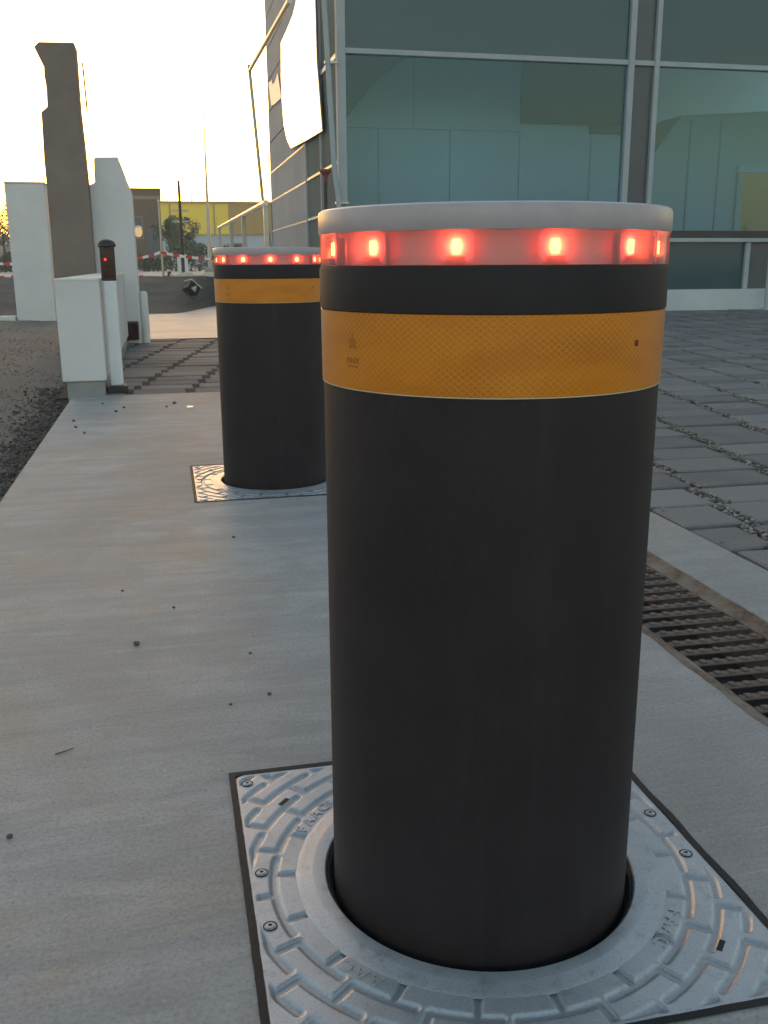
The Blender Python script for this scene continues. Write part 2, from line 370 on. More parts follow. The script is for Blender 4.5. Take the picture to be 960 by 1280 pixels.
def add_prism(bm, poly, axis, d0, d1):
    """poly in the two other axes, extruded along axis (0:x,1:y,2:z)"""
    def P(a, b, d): return {0: (d, a, b), 1: (a, d, b), 2: (a, b, d)}[axis]
    A = [bm.verts.new(P(a, b, d0)) for a, b in poly]; B = [bm.verts.new(P(a, b, d1)) for a, b in poly]
    n = len(poly); bm.faces.new(A); bm.faces.new(B[::-1])
    for i in range(n): bm.faces.new((A[i], B[i], B[(i+1) % n], A[(i+1) % n]))
def prism(name, poly, axis, d0, d1, mat, parent=None, bev=0):
    bm = bmesh.new(); add_prism(bm, poly, axis, d0, d1); bmesh.ops.recalc_face_normals(bm, faces=bm.faces)
    if bev: bmesh.ops.bevel(bm, geom=[e for e in bm.edges if len(e.link_faces) == 2 and e.calc_face_angle() > .4], offset=bev, segments=2, affect='EDGES', profile=.5)
    return from_bm(name, bm, mat, parent)

# ------------------------------------------------------------------ the ground
HS = .2178                      # half side of a cover plate
FAR_Y = 1.7495
def ground_sheet():
    bm = bmesh.new()
    s = 400; bmesh.ops.create_grid(bm, x_segments=2, y_segments=2, size=s)
    for w in bm.verts: w.co.z = -.09
    return struct('ground', bm, 'ground_and_ridge')
ground_sheet()

# concrete slab with square cut-outs for the two cover plates
def slab():
    gap = .0035
    a = HS+gap
    xs = [-.685, -a, a, .440]; ys = [-3.2, -a, a, FAR_Y-a, FAR_Y+a, 3.62]
    holes = {(1, 1), (1, 3)}
    bm = bmesh.new(); V = {}
    def vert(x, y, z):
        k = (round(x, 4), round(y, 4), z)
        if k not in V: V[k] = bm.verts.new((x, y, z))
        return V[k]
    for i in range(3):
        for j in range(5):
            if (i, j) in holes: continue
            bm.faces.new([vert(x, y, 0) for x, y in ((xs[i], ys[j]), (xs[i+1], ys[j]), (xs[i+1], ys[j+1]), (xs[i], ys[j+1]))])
    edges = [e for e in bm.edges if len(e.link_faces) == 1]
    r = bmesh.ops.extrude_edge_only(bm, edges=edges)
    for w in r['geom']:
        if isinstance(w, bmesh.types.BMVert): w.co.z = -.12
    # chipped left edge
    return struct('pavement', bm, 'concrete')
slab()
bm = bmesh.new(); add_box(bm, .652, .815, -3.2, 3.62, -.12, -.001, .004); struct('kerb_band', bm, 'concrete')
# pale concrete yard behind the paving
bm = bmesh.new()
poly = [(-.55, 6.93), (.62, 6.93), (.62, 9.9), (1.62, 10.02), (1.62, 14.2), (-6, 14.2), (-6, 10.75), (-.55, 10.75)]
bm.faces.new([bm.verts.new((x, y, .002)) for x, y in poly]); struct('concrete_yard', bm, 'apron')

# gravel verge (undulating) on the left
def verge():
    bm = bmesh.new(); nx, ny = 60, 130; G = []
    for j in range(ny+1):
        row = []
        for i in range(nx+1):
            x = -.689-(i/nx)**1.8*6.5; y = -2.2+j/ny*12.95
            z = -.035+.012*math.sin(x*5.1+y*2.3)*math.sin(y*3.7)+random.uniform(-.006, .006)
            z += -.012*max(0, 1-abs(x+.76)/.08)
            if y > 3.5 and x > -.95: z = min(z, -.03)
            row.append(bm.verts.new((x, y, z)))
        G.append(row)
    for j in range(ny):
        for i in range(nx): bm.faces.new((G[j][i+1], G[j][i], G[j+1][i], G[j+1][i+1]))
    return struct('gravel_verge', bm, 'gravel', smooth=True)
verge()

def stones(name, n, place, size, mat, parent=None, hue=None):
    """many small stones joined into one mesh"""
    base = bmesh.new(); bmesh.ops.create_icosphere(base, subdivisions=1, radius=1)
    bv = [w.co.copy() for w in base.verts]; bf = [[w.index for w in f.verts] for f in base.faces]; base.free()
    V, Fc = [], []
    for k in range(n):
        p = place()
        if p is None: continue
        s = random.uniform(*size)*random.choice((.6, .8, 1, 1.2)); rot = Matrix.Rotation(random.uniform(0, 6.28), 3, 'Z') @ Matrix.Rotation(random.uniform(-.4, .4), 3, 'X')
        sc = (s*random.uniform(.7, 1.3), s*random.uniform(.7, 1.2), s*random.uniform(.45, .8)); o = len(V)
        for w in bv:
            q = rot @ Vector((w.x*sc[0]*random.uniform(.8, 1.15), w.y*sc[1]*random.uniform(.8, 1.15), w.z*sc[2])); V.append((p[0]+q.x, p[1]+q.y, p[2]+q.z))
        Fc += [[a+o for a in f] for f in bf]
    me = bpy.data.meshes.new(name); me.from_pydata(V, [], Fc)
    o = new_obj(name, me, mat, parent); o['kind'] = 'stuff'; return o
def g_place():
    y = 1.0+9.5*random.random()**1.7; x = -.70-random.random()**1.3*min(3.0, .35+.3*y)
    return (x, y, -.032+random.uniform(0, .004))
tag(stones('gravel', 11000, g_place, (.0025, .0070), 'verge_grit'), 'loose brown gravel scattered on the verge left of the concrete', 'gravel')
def soil_place():
    y = random.uniform(1.3, 4.2); x = -.692-abs(random.gauss(0, .07+.02*max(0, y-2.5)))
    return (x, y, -.03+random.uniform(-.004, .012))
tag(stones('soil_clods', 1900, soil_place, (.003, .010), 'soil'), 'dark crumbly soil along the left edge of the concrete', 'soil')

# ------------------------------------------------------------------ paving of concrete blocks
def paving():
    bm = bmesh.new()
    for (x0, x1, y0, y1) in ((.819, 9.5, -1.2, 9.78), (-.75, .815, 3.624, 6.93), (.62, .819, 6.93, 9.78)):
        bm.faces.new([bm.verts.new((x, y, -.016 if x0 > .7 else -.006)) for x, y in ((x0, y0), (x1, y0), (x1, y1), (x0, y1))])
    road = struct('paved_road', bm, 'dirt')
    PW, PD, GX, GY, DRIFT = .272, .172, .034, .019, .0315
    meshes = []
    def paver_bm(bm, w, d, cx=0, cy=0, cz=0, tilt=(0, 0)):
        h = .045; b = .0045; T = []
        def pt(x, y, z): return bm.verts.new((cx+x, cy+y, cz+z+tilt[0]*x+tilt[1]*y))
        j = lambda: random.uniform(-.0035, .0035)
        base = [(-w/2+j(), -d/2+j()), (w/2+j(), -d/2+j()), (w/2+j(), d/2+j()), (-w/2+j(), d/2+j())]
        top = [pt(x-math.copysign(b, x), y-math.copysign(b, y), 0) for x, y in base]
        mid = [pt(x, y, -b*.8) for x, y in base]; bot = [pt(x, y, -h) for x, y in base]
        bm.faces.new(top)
        for A, B in ((top, mid), (mid, bot)):
            for i in range(4): bm.faces.new((B[i], B[(i+1) % 4], A[(i+1) % 4], A[i]))
    for k in range(8):
        bm = bmesh.new(); paver_bm(bm, PW-GX, PD-GY); bmesh.ops.recalc_face_normals(bm, faces=bm.faces)
        me = bpy.data.meshes.new('paver'); bm.to_mesh(me); bm.free(); me.materials.append(MAT['paver']); meshes.append(me)
    cells = []
    j = 0; y = -1.1+PD/2
    rows = []
    y = 3.624+PD/2-28*PD
    while y < 9.75:
        off = (y-.9)*DRIFT/PD % PW
        x = -3+off
        while x < 9.3:
            if y < 3.62: ok = (x-PW/2 > .80)
            elif y < 6.86: ok = (x-PW/2 > -.86)
            else: ok = (x-PW/2 > .60)
            if ok and y > -1.0: cells.append((x, y, PW-GX, PD-GY))
            elif y < 3.62 and x+PW/2 > .87 and x+PW/2 < .80+PW+.01 and y > -1:      # cut blocks along the band
                w = x+PW/2-GX/2-.825
                if w > .05: cells.append((x+PW/2-GX/2-w/2, y, w, PD-GY))
            x += PW
        y += PD
    near, rest = [], []
    for c in cells:
        p = seen((c[0], c[1], 0)); full = abs(c[2]-(PW-GX)) < 1e-6
        hid = p is None or not (-15 < p[0] < 975 and p[1] < 1300) or (415 < p[0] < 808) or (288 < p[0] < 400)
        d = (Vector((c[0], c[1], 0))-CAM_C).length
        (rest if (hid or not full) else near).append((d, c))
    near.sort(key=lambda q: q[0]); rest += near[300:]; near = near[:300]
    src = [q for q in near if q[1][1] < 3.5]+[q for q in rest if .8 < q[1][0] < 2.2 and .3 < q[1][1] < 2.2]; src.sort(key=lambda q: q[0])
    for d, c in near:
        o = bpy.data.objects.new('paver', random.choice(meshes)); COL.objects.link(o); o.parent = road
        o.location = (c[0]+random.uniform(-.003, .003), c[1]+random.uniform(-.0025, .0025), random.uniform(-.0035, .0035))
        o.rotation_euler = (random.uniform(-.012, .012), random.uniform(-.010, .010), random.uniform(-.010, .010)+random.choice((0, PI)))
    bm = bmesh.new()
    for d, c in rest:
        paver_bm(bm, c[2], c[3], c[0]+random.uniform(-.003, .003), c[1]+random.uniform(-.0025, .0025), random.uniform(-.0035, .0035), (random.uniform(-.01, .01), random.uniform(-.012, .012)))
    o = from_bm('paver_field', bm, 'paver_far', road); o['kind'] = 'stuff'
    # debris in the long joints
    def jp():
        while True:
            c = src[int(len(src)*random.random()**1.5)][1] if random.random() < .9 else random.choice(rest)[1]
            if c[1] < 3.5 or (c[1] < 7 and c[0] > 1): break
        x = c[0]+random.choice((-1, 1))*(c[2]+GX)/2+random.gauss(0, .011); yy = c[1]+random.uniform(-.09, .09)
        if x < .83 and yy < 3.63: return None
        return (x, yy, -.009+random.uniform(-.005, .011))
    stones('joint_debris', 12000, jp, (.002, .0075), 'grit', road)
paving()

# ------------------------------------------------------------------ drain grating
def drain():
    th = thing('drain_grating', (.545, 0, 0), 'rusty slotted iron drain grating set in the concrete right of the front bollard', 'drain')
    y0, y1, hw = -3.2, 3.62, .105
    box('pit', -hw, hw, y0, y1, -.118, -.085, 'pit', th)
    for s in (-1, 1):
        bm = bmesh.new(); n = 420; rows = []
        for k in range(n+1):
            y = y0+(y1-y0)*k/n; o = random.uniform(-.0035, .0035); zz = random.uniform(-.002, .001)
            w1 = .0022+.0012*math.sin(y*7.1+s)+.001*math.sin(y*43+2*s)+random.uniform(0, .0022)
            xo, xi = s*(hw-.0015+max(0, w1)), s*(.080+random.uniform(-.001, .001)); xm = s*(.095+random.uniform(-.003, .003))
            rows.append([bm.verts.new((xo, y, .0006)), bm.verts.new((s*(hw-.0035), y, .0022+zz*.4)), bm.verts.new((xm, y, -.004+zz)), bm.verts.new((xi, y, -.010)), bm.verts.new((xi, y, -.085))])
        for A, B in zip(rows[:-1], rows[1:]):
            for i in range(4): bm.faces.new((A[i], B[i], B[i+1], A[i+1]))
        from_bm('frame', bm, 'rust_frame', th)
    pitch = .0385
    meshes = []
    for k in range(5):
        bm = bmesh.new()
        vs = add_box(bm, -.0795, .0795, -.0078, .0078, -.0135, -.009, .002)
        for q in range(7):                                  # raised anti-slip studs
            x = -.066+q*.022+random.uniform(-.001, .001)
            add_box(bm, x-.005, x+.005, -.0055, .0055, -.0093, -.0062+random.uniform(-.0008, .0005), .0012)
        bmesh.ops.recalc_face_normals(bm, faces=bm.faces)
        me = bpy.data.meshes.new('bar'); bm.to_mesh(me); bm.free(); me.materials.append(MAT['rust']); meshes.append(me)
    k = 0; y = -.6
    while y < 3.6:
        o = bpy.data.objects.new('bar', meshes[k % 5]); COL.objects.link(o); o.parent = th
        o.location = (0, y, random.uniform(-.0012, .0008)); o.rotation_euler = (0, random.uniform(-.006, .006), random.uniform(-.006, .006)-.02)
        y += pitch; k += 1
drain()

# ------------------------------------------------------------------ cover plate
def tread_mesh():
    step = .0012; hs = HS-.0005; n = int(round(2*hs/step)); st = 2*hs/n
    arcs = [(.1945, 1), (.2192, 11), (.2432, 1), (.2665, 11), (.290, 1)]
    spans = [(.1735, .1905, 12), (.1945, .2192, 1), (.2192, .2432, 11), (.2432, .2665, 1), (.2665, .290, 11)]
    W_, B_, D_ = .0020, .0034, .0025
    def height(x, y):
        r = math.hypot(x, y); ph = math.degrees(math.atan2(y, x)); d = 1.0
        top = y >= 0; lim = max(abs(x), abs(y))
        if lim < .2125:
            # side of travel away from each joint: mirrored between the two halves
            for R_, j in arcs:
                q = ((j-ph) % 20) if (x < 0) == top else ((ph-j) % 20)
                if q <= 16.6: d = min(d, abs(r-R_))
                else: d = min(d, math.hypot(r-R_, math.radians(min(q-16.6, 20-q))*r))
            for a, b, j in spans:
                q = ((ph-j+10) % 20)-10; t_ = math.radians(q)*r
                if a <= r <= b: d = min(d, abs(t_))
                elif r < a: d = min(d, math.hypot(t_, a-r))
                else: d = min(d, math.hypot(t_, r-b))
            w = W_ if r > .193 else W_*.9
            g = min(1, max(0, (d-w)/B_)); g = g*g*(3-2*g)
            fade = min(1, (.2125-lim)/.004)
            z = -D_*(1-g)*fade
        else: z = 0
        # outer edge and rounded corners
        c = hs-.014; ex = abs(x)-c; ey = abs(y)-c
        e = .014-(math.hypot(ex, ey) if ex > 0 and ey > 0 else max(ex, ey))
        if e < 0: z = -.02
        elif e < .0022: z -= .0022-math.sqrt(max(0, .0022**2-(.0022-e)**2))
        return z
    V, idx, Fc = [], {}, []
    for j in range(n+1):
        for i in range(n+1):
            x, y = -hs+i*st, -hs+j*st
            if math.hypot(x, y) < .168: continue
            idx[(i, j)] = len(V); V.append((x, y, height(x, y)))
    for j in range(n):
        for i in range(n):
            q = [idx.get(k) for k in ((i, j), (i+1, j), (i+1, j+1), (i, j+1))]
            if None not in q: Fc.append(q)
    me = bpy.data.meshes.new('tread_plate'); me.from_pydata(V, [], Fc); me.shade_smooth(); return me
def text_mesh(s, size, ext):
    cu = bpy.data.curves.new('lettering', 'FONT'); cu.body = s; cu.size = size; cu.extrude = ext; cu.align_x = 'CENTER'; cu.align_y = 'CENTER'; cu.resolution_u = 3
    o = bpy.data.objects.new('lettering', cu); COL.objects.link(o); dg = bpy.context.evaluated_depsgraph_get()
    me = bpy.data.meshes.new_from_object(o.evaluated_get(dg)); bpy.data.objects.remove(o); return me
def arc_text(s, size, R_, ph0, step):
    """letters standing on a ring, read clockwise, feet towards the centre"""
    bm = bmesh.new()
    for k, ch in enumerate(s):
        ph = math.radians(ph0-(k-(len(s)-1)/2)*step)
        me = text_mesh(ch, size, .0006); tmp = bmesh.new(); tmp.from_mesh(me)
        M_ = Matrix.Translation((R_*math.cos(ph), R_*math.sin(ph), .0004)) @ Matrix.Rotation(ph-PI/2, 4, 'Z')
        bmesh.ops.transform(tmp, matrix=M_, verts=tmp.verts); m2 = bpy.data.meshes.new('t'); tmp.to_mesh(m2); tmp.free(); bm.from_mesh(m2); bpy.data.meshes.remove(m2); bpy.data.meshes.remove(me)
    return bm
def cover_plate(loc, label):
    th = thing('cover_plate', loc, label, 'cover plate', 'cast cover plates round the bollards')
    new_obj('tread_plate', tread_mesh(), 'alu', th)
    lathe('hub_ring', [(.1448, -.045), (.1448, -.0018), (.1456, .0008), (.1468, .0018), (.1575, .0024), (.1592, .0022), (.1685, .0006), (.1725, .0003), (.1745, -.0004)], 'alu', th, 128)
    lathe('opening_sleeve', [(.1386, -.07), (.1386, -.014), (.1405, -.012), (.1425, -.004), (.1440, -.003), (.1447, -.004), (.14475, -.07)], 'sleeve', th, 96)
    bm = bmesh.new(); add_box(bm, -HS-.004, HS+.004, -HS-.004, HS+.004, -.10, -.07); from_bm('pit_floor', bm, 'rubber', th)
    # black seal squeezed between the plate and the concrete
    bm = bmesh.new(); pts = []
    N = 80; side = HS+.0048
    for s_ in range(4):
        for k in range(N):
            t_ = -1+2*k/N; p = [(t_*side, -side), (side, t_*side), (-t_*side, side), (-side, -t_*side)][s_]
            wob = 1+.001*(1+math.sin(k*.9+s_)*math.sin(k*.37))+random.uniform(0, .0008)+(.004*(1+math.sin(k*.31)) if s_ == 1 else 0)
            pts.append((p[0]*wob, p[1]*wob))
    o_ = [bm.verts.new((x, y, .0009)) for x, y in pts]; i_ = [bm.verts.new((x*.968, y*.968, .0005)) for x, y in pts]
    for k in range(len(pts)): bm.faces.new((o_[k], o_[(k+1) % len(pts)], i_[(k+1) % len(pts)], i_[k]))
    from_bm('seal', bm, 'rubber', th)
    for ph in (142, 223, -43, 47):
        bm = arc_text('FAAC', .0175, .1825, ph, 4.6); from_bm('lettering', bm, 'alu', th)
    for ph, r in ((138.3, .2262), (-43.2, .2262)):
        a = math.radians(ph); M_ = Matrix.Translation((r*math.cos(a), r*math.sin(a), 0)) @ Matrix.Rotation(a, 4, 'Z')
        bm = bmesh.new(); add_box(bm, -.0024, .0024, -.0072, .0072, -.003, .0004, 0, M_); from_bm('lifting_slot', bm, 'rubber', th)
    s0 = None
    for x, y in ((-.204, .196), (-.204, .032), (-.204, -.045), (.203, .041), (.203, -.031), (.196, -.204), (-.196, -.204), (.204, .196)):
        if s0 is None:
            s = lathe('screw', [(.0062, -.001), (.0052, .00045), (.0040, .00045), (.0040, .0014), (.0036, .0017), (.0017, .0017)], 'alu', th, 20, (x, y, 0))
            lathe('washer_gap', [(.0064, .0003), (.0064, .0007), (.0053, .0007), (.0053, .0003)], 'rubber', s, 20)
            lathe('socket', [(.0018, .0010), (.0018, .0018), (.0002, .0018)], 'rubber', s, 10, cap_top=True)
            s0 = s
        else:
            s = copy_tree(s0, th); s.location = (x, y, 0)
    return th
plate = cover_plate((0, 0, .0012), 'square silver cast cover plate with raised arc treads round the near bollard')
p2 = copy_tree(plate); p2.location = (0.0018, FAR_Y, .0012)
p2['label'] = 'square shiny cover plate glinting round the foot of the far bollard'

# ------------------------------------------------------------------ bollards
def bollard(loc, label, spin):
    th = thing('bollard', loc, label, 'bollard', 'rising bollards in a row'); rb = .1375
    lathe('body', [(rb-.002, -.06), (rb, -.055), (rb, .4690)], 'body', th, 128)
    band = lathe('reflective_band', [(rb, .4686), (.1388, .4694), (.1389, .5255), (rb, .5263)], 'tape', th, 160)
    lathe('tape_edge', [(rb+.0001, .4680), (.1386, .4684), (.1386, .4690), (rb+.0001, .4694)], 'tape_edge', band, 128)
    lathe('collar', [(rb, .5258), (.1394, .5266), (.1394, .5560), (.1382, .5588), (.128, .5594)], 'collar', th, 128)
    lathe('inner_drum', [(.1185, .5590), (.1185, .5828)], 'drum', th, 96)
    lathe('light_ring', [(.1386, .5590), (.1388, .5828)], 'ring', th, 128)
    lathe('cap', [(.118, .5824), (.1394, .5824), (.1398, .5832), (.1398, .5968), (.1390, .5992), (.1370, .6004), (.118, .6008), (.02, .6012)], 'cap', th, 128, cap_top=True)
    # printed marks on the tape
    def curved(name, cells, mat, ph0, z0):
        bm = bmesh.new(); R_ = .13915
        for (u0, u1, w0, w1) in cells:
            n = max(1, int((u1-u0)/.004)+1); A = []
            for k in range(n+1):
                a = ph0+(u0+(u1-u0)*k/n)/R_
                A.append((bm.verts.new((R_*math.cos(a), R_*math.sin(a), z0+w0)), bm.verts.new((R_*math.cos(a), R_*math.sin(a), z0+w1))))
            for (a, b), (c_, d) in zip(A[:-1], A[1:]): bm.faces.new((a, c_, d, b))
        return from_bm(name, bm, mat, band)
    view = math.atan2(CAM_C.y-loc[1], CAM_C.x-loc[0])
    curved('printed_dot', [(-.0022, .0022, -.0022, .0022)], 'tape_dot', view+math.radians(50), .5035)
    cells = [(.000, .0012, .004, .014), (-.004, .005, .008, .0092), (-.003, -.0018, .004, .008), (.003, .0042, .004, .008), (-.004, .0052, .0030, .0042)] \
        + [(-.007+.0042*k, -.0045+.0042*k, -.008, -.004) for k in range(4)] + [(-.006, .0075, -.011, -.0098)]
    curved('printed_mark', cells, 'tape_mark', view-math.radians(47), .4965)
    l0 = None
    for k in range(12):
        a = view+math.radians(spin+30*k)
        if l0 is None:
            hb = bmesh.new(); add_box(hb, .0, .0125, -.0062, .0062, -.0112, -.0062, .001); add_box(hb, .0, .0060, -.0060, .0060, -.0062, .0090, .001)
            l0 = from_bm('led', hb, 'led_base', th)
            box('led_core', .0078, .0090, -.0028, .0028, -.0044, .0052, 'led', l0, .0003, 2)
            box('led_halo_plate', .0064, .0074, -.0125, .0125, -.0112, .0112, 'led_halo', l0, .0004)  # added plate carrying the painted halo round the core
            l = l0
        else: l = copy_tree(l0, th)
        l.location = (.1222*math.cos(a), .1222*math.sin(a), .5710); l.rotation_euler = (0, 0, a)
    return th
bollard((0, 0, 0), 'large charcoal bollard in the foreground with glowing red lights and orange reflective band', -10.5)
b2 = bollard((0.0018, FAR_Y, 0), 'smaller charcoal bollard farther back with red lights and orange band behind the big one', 2.0)

# ------------------------------------------------------------------ small litter on the concrete
PEB = [(-.335, .64, .0052, 'largest dark pebble lying on the bare concrete left of the bollards'),
       (-.447, .15, .0030, 'dark pebble near the lower left of the concrete'),
       (-.366, .899, .0026, 'dark speck of stone on the concrete towards the far bollard'),
       (-.156, .42, .0030, 'dark grain closest to the back left corner of the near cover plate'), (-.209, .401, .0022, 'tiny dark grain just left of the near cover plate corner'), (-.169, .566, .0024, 'tiny dark grain halfway from the near cover plate to the largest pebble'), (-.278, .791, .0026, 'tiny dark grain just beyond and right of the largest pebble'), (-.15, 1.197, .0032, 'dark grain just in front of the far cover plate'),
       (-.283, 3.184, .006, 'dark soil crumb just left of the bright white scrap'), (-.451, 3.205, .006, 'right one of two dark crumbs in front of the signal post'), (-.543, 3.346, .005, 'dark soil crumb right in front of the white low wall'), (-.477, 3.101, .007, 'left one of two dark crumbs in front of the signal post'), (-.25, 3.28, .008, 'larger dark soil crumb behind the bright white scrap'), (-.60, 2.75, .006, 'middle one of three dark crumbs along the left edge of the concrete'), (-.56, 2.62, .005, 'nearest of three dark crumbs along the left edge of the concrete'), (-.62, 2.9, .006, 'farthest of three dark crumbs along the left edge of the concrete')]
for x, y, s, lab in PEB:
    bm = bmesh.new(); bmesh.ops.create_icosphere(bm, subdivisions=2, radius=s)
    for w in bm.verts:
        w.co *= random.uniform(.82, 1.12); w.co.z *= .7
    o = from_bm('pebble', bm, 'soil', None, (x, y, s*.5)); tag(o, lab or ('small dark crumb of soil on the concrete near the white post' if y > 2 else 'tiny dark grain lying on the concrete beside the front bollard'), 'pebble', 'crumbs on the concrete')
bm = bmesh.new(); add_tube(bm, [(-.420, .315, .0009), (-.411, .319, .0012), (-.400, .326, .0009)], .0008, 6, .0005)
tag(from_bm('twig', bm, 'bark'), 'thin dark twig lying on the concrete at lower left', 'twig')
tag(box('paper_scrap', -.012, .012, -.018, .018, 0, .002, 'white_tape', None, .0005), 'tiny bright white scrap lying on the concrete left of the far bollard', 'litter').location = (-.19, 3.16, .001)

# ------------------------------------------------------------------ gate posts and walls on the left
def low_wall():
    th = thing('low_wall', (-.628, 3.6, 0), 'low white rendered wall on a grey footing beside the white signal post', 'wall')
    box('wall', -.092, .092, 0, 2.8, .066, .502, 'render', th, .006, 2)
    box('footing', -.076, .082, .012, 2.79, -.08, .0655, 'footing', th, .003)
    box('coping', -.0925, .0925, -.0015, 2.802, .4935, .505, 'render_warm', th, .003)
low_wall()
def signal_post():
    th = thing('signal_post', (-.499, 3.73, 0), 'slim white post with a black signal head and a small red light', 'signal post')
    box('base_plate', -.042, .046, -.05, .05, .0005, .032, 'black', th, .003)
    for x in (-.030, .032):
        for y in (-.038, .038): lathe('bolt', [(.0055, .032), (.0055, .038), (.0008, .0385)], 'steel', th, 6, (x, y, 0), smooth=False, cap_top=True)
    box('shaft', -.026, .030, -.028, .028, .032, .495, 'white_post', th, .006, 2)
    bm = bmesh.new(); add_box(bm, -.030, .031, -.032, .032, .493, .640, .005, None, 2); hd = from_bm('head', bm, 'black', th)
    lathe('hood', [(.036, .636), (.040, .642), (.038, .652), (.030, .662), (.015, .669), (.002, .671)], 'black', th, 24, cap_top=True, cap_bot=True)
    box('lens_panel', -.023, .024, -.0345, -.0325, .505, .628, 'lens', hd, .0005)
    lathe_ = bmesh.new(); add_lathe(lathe_, [(.0055, 0), (.0052, .003), (.003, .005), (.0004, .0056)], 16, cap_top=True)
    bmesh.ops.rotate(lathe_, matrix=Matrix.Rotation(PI/2, 3, 'X'), verts=lathe_.verts); from_bm('red_light', lathe_, 'signal', hd, (-.008, -.0346, .584))
signal_post()
def tower():
    th = thing('stone_pillar', (-.87, 6.5, 0), 'tall brown stone pillar with its left edge notched where glare bites in, rising above the white walls', 'pillar')
    prof = [(-1.02, -.05), (-1.016, .785), (-1.014, 1.103), (-1.016, 1.259), (-1.008, 1.515), (-1.009, 1.566), (-.965, 1.600), (-.959, 1.718), (-.967, 1.80), (-.964, 1.85), (-1.016, 1.972), (-.985, 2.004), (-.755, 2.008), (-.757, 1.62), (-.748, 1.37), (-.741, 1.0), (-.735, .512), (-.73, -.05)]  # left outline shaped to the glare that erodes the silhouette
    prism('shaft', [(a+.87, b) for a, b in prof], 1, 0, .24, 'tower', th, .006)
    tube('conduit', [(.152, .20, 1.60), (.146, .20, 1.92)], .006, 'dark_rod', th, 8)
tower()
def white_walls():
    th = thing('gate_wall', (-.57, 6.62, 0), 'white rendered gate wall with a sloping right shoulder, right of the brown pillar', 'wall')
    P_ = [(-.74, -.05), (-.74, 1.11), (-.70, 1.125), (-.695, 1.285), (-.685, 1.297), (-.53, 1.302), (-.452, 1.063), (-.450, -.05)]
    prism('wall', [(a+.57, b) for a, b in P_], 1, 0, .34, 'render', th, .008)
    tag(lathe('bollard_stub', [(.030, -.02), (.030, .352), (.026, .364), (.016, .372), (.002, .374)], 'render_warm', None, 24, (-.418, 6.66, 0), cap_top=True), 'short white round-topped stub post beside the gate wall', 'post')
    tb = thing('junction_box', (-.515, 6.47, .03), 'dark grey junction box low on the white gate wall', 'junction box')
    box('case', -.05, .05, 0, .12, 0, .13, 'black', tb, .006); box('lid', -.044, .044, -.006, -.0005, .008, .122, 'lens', tb, .003)
    tube('cable', [(-.03, .05, .0), (-.05, .03, -.02), (-.06, .03, -.028)], .008, 'dark_rod', tb, 8)
    tl = thing('wall_lantern', (-.430, 6.72, .79), 'small lit cream lantern on the right edge of the white gate wall', 'lamp')
    box('bracket', -.028, .0, -.012, .012, -.006, .006, 'steel', tl, .002)
    lathe('glass', [(.012, -.032), (.024, -.018), (.028, .012), (.020, .034), (.004, .040)], 'lantern', tl, 16, (.006, 0, 0), cap_top=True, cap_bot=True)
    lathe('lid', [(.030, .034), (.018, .046), (.002, .050)], 'white_post', tl, 16, (.006, 0, 0), cap_top=True)
    t2 = thing('block_wall', (-1.69, 10.6, 0), 'plain white rendered wall block at the far left of the brown pillar', 'wall')
    box('wall', -.185, .225, 0, .5, -.06, 1.41, 'render', t2, .008, 2); box('coping', -.190, .230, -.005, .505, 1.4105, 1.432, 'render', t2, .004)
    box('kerb', -4.2, -.20, -.06, .10, -.06, .02, 'render_warm', t2, .006)
white_walls()

# ------------------------------------------------------------------ bank and yard beyond
def bank():
    bm = bmesh.new(); G = []; nx, ny = 90, 26
    for i in range(nx+1):
        x = -9+10.62*i/nx
        yb = 10.95 if x < -.1 else (10.95+min(1, (x+.1)/.53)*2.1); yt = max(13.5, yb+.35)
        row = []
        for j in range(ny+1):
            t_ = j/ny; y = yb+(yt-yb)*t_; e = t_*t_*(3-2*t_)
            z = .006+.385*(.55*t_+.45*e)+(.014*math.sin(x*6.3+y*4)*math.sin(y*7-x*3) + random.uniform(-.008, .008))*min(1, 4*t_)
            row.append(bm.verts.new((x, y, z)))
        G.append(row)
    for i in range(nx):
        for j in range(ny): bm.faces.new((G[i][j], G[i+1][j], G[i+1][j+1], G[i][j+1]))
    struct('bank', bm, 'bank', smooth=True)
    bm = bmesh.new()
    V = [bm.verts.new((x, y, .375)) for x, y in ((-80, 13.42), (1.62, 13.42), (1.62, 17.4), (80, 17.4), (80, 300), (-80, 300))]
    bm.faces.new(V); struct('far_yard', bm, 'plateau')
    bm = bmesh.new(); G = []  # ridge added to block the low sun
    for i in range(81):
        x = -160+158*i/80; h = 3.35+.35*math.sin(x*.11)+.25*math.sin(x*.37+1)+random.uniform(-.08, .08)
        if x > -6: h = 3.0
        G.append([bm.verts.new((x, 92, .3)), bm.verts.new((x, 96, h*.8)), bm.verts.new((x, 100, h)), bm.verts.new((x, 130, h*.9)), bm.verts.new((x, 180, .3))])
    for A, B in zip(G[:-1], G[1:]):
        for i in range(4): bm.faces.new((A[i], B[i], B[i+1], A[i+1]))
    struct('sun_blocker_ridge', bm, 'ground_and_ridge', smooth=True)
bank()
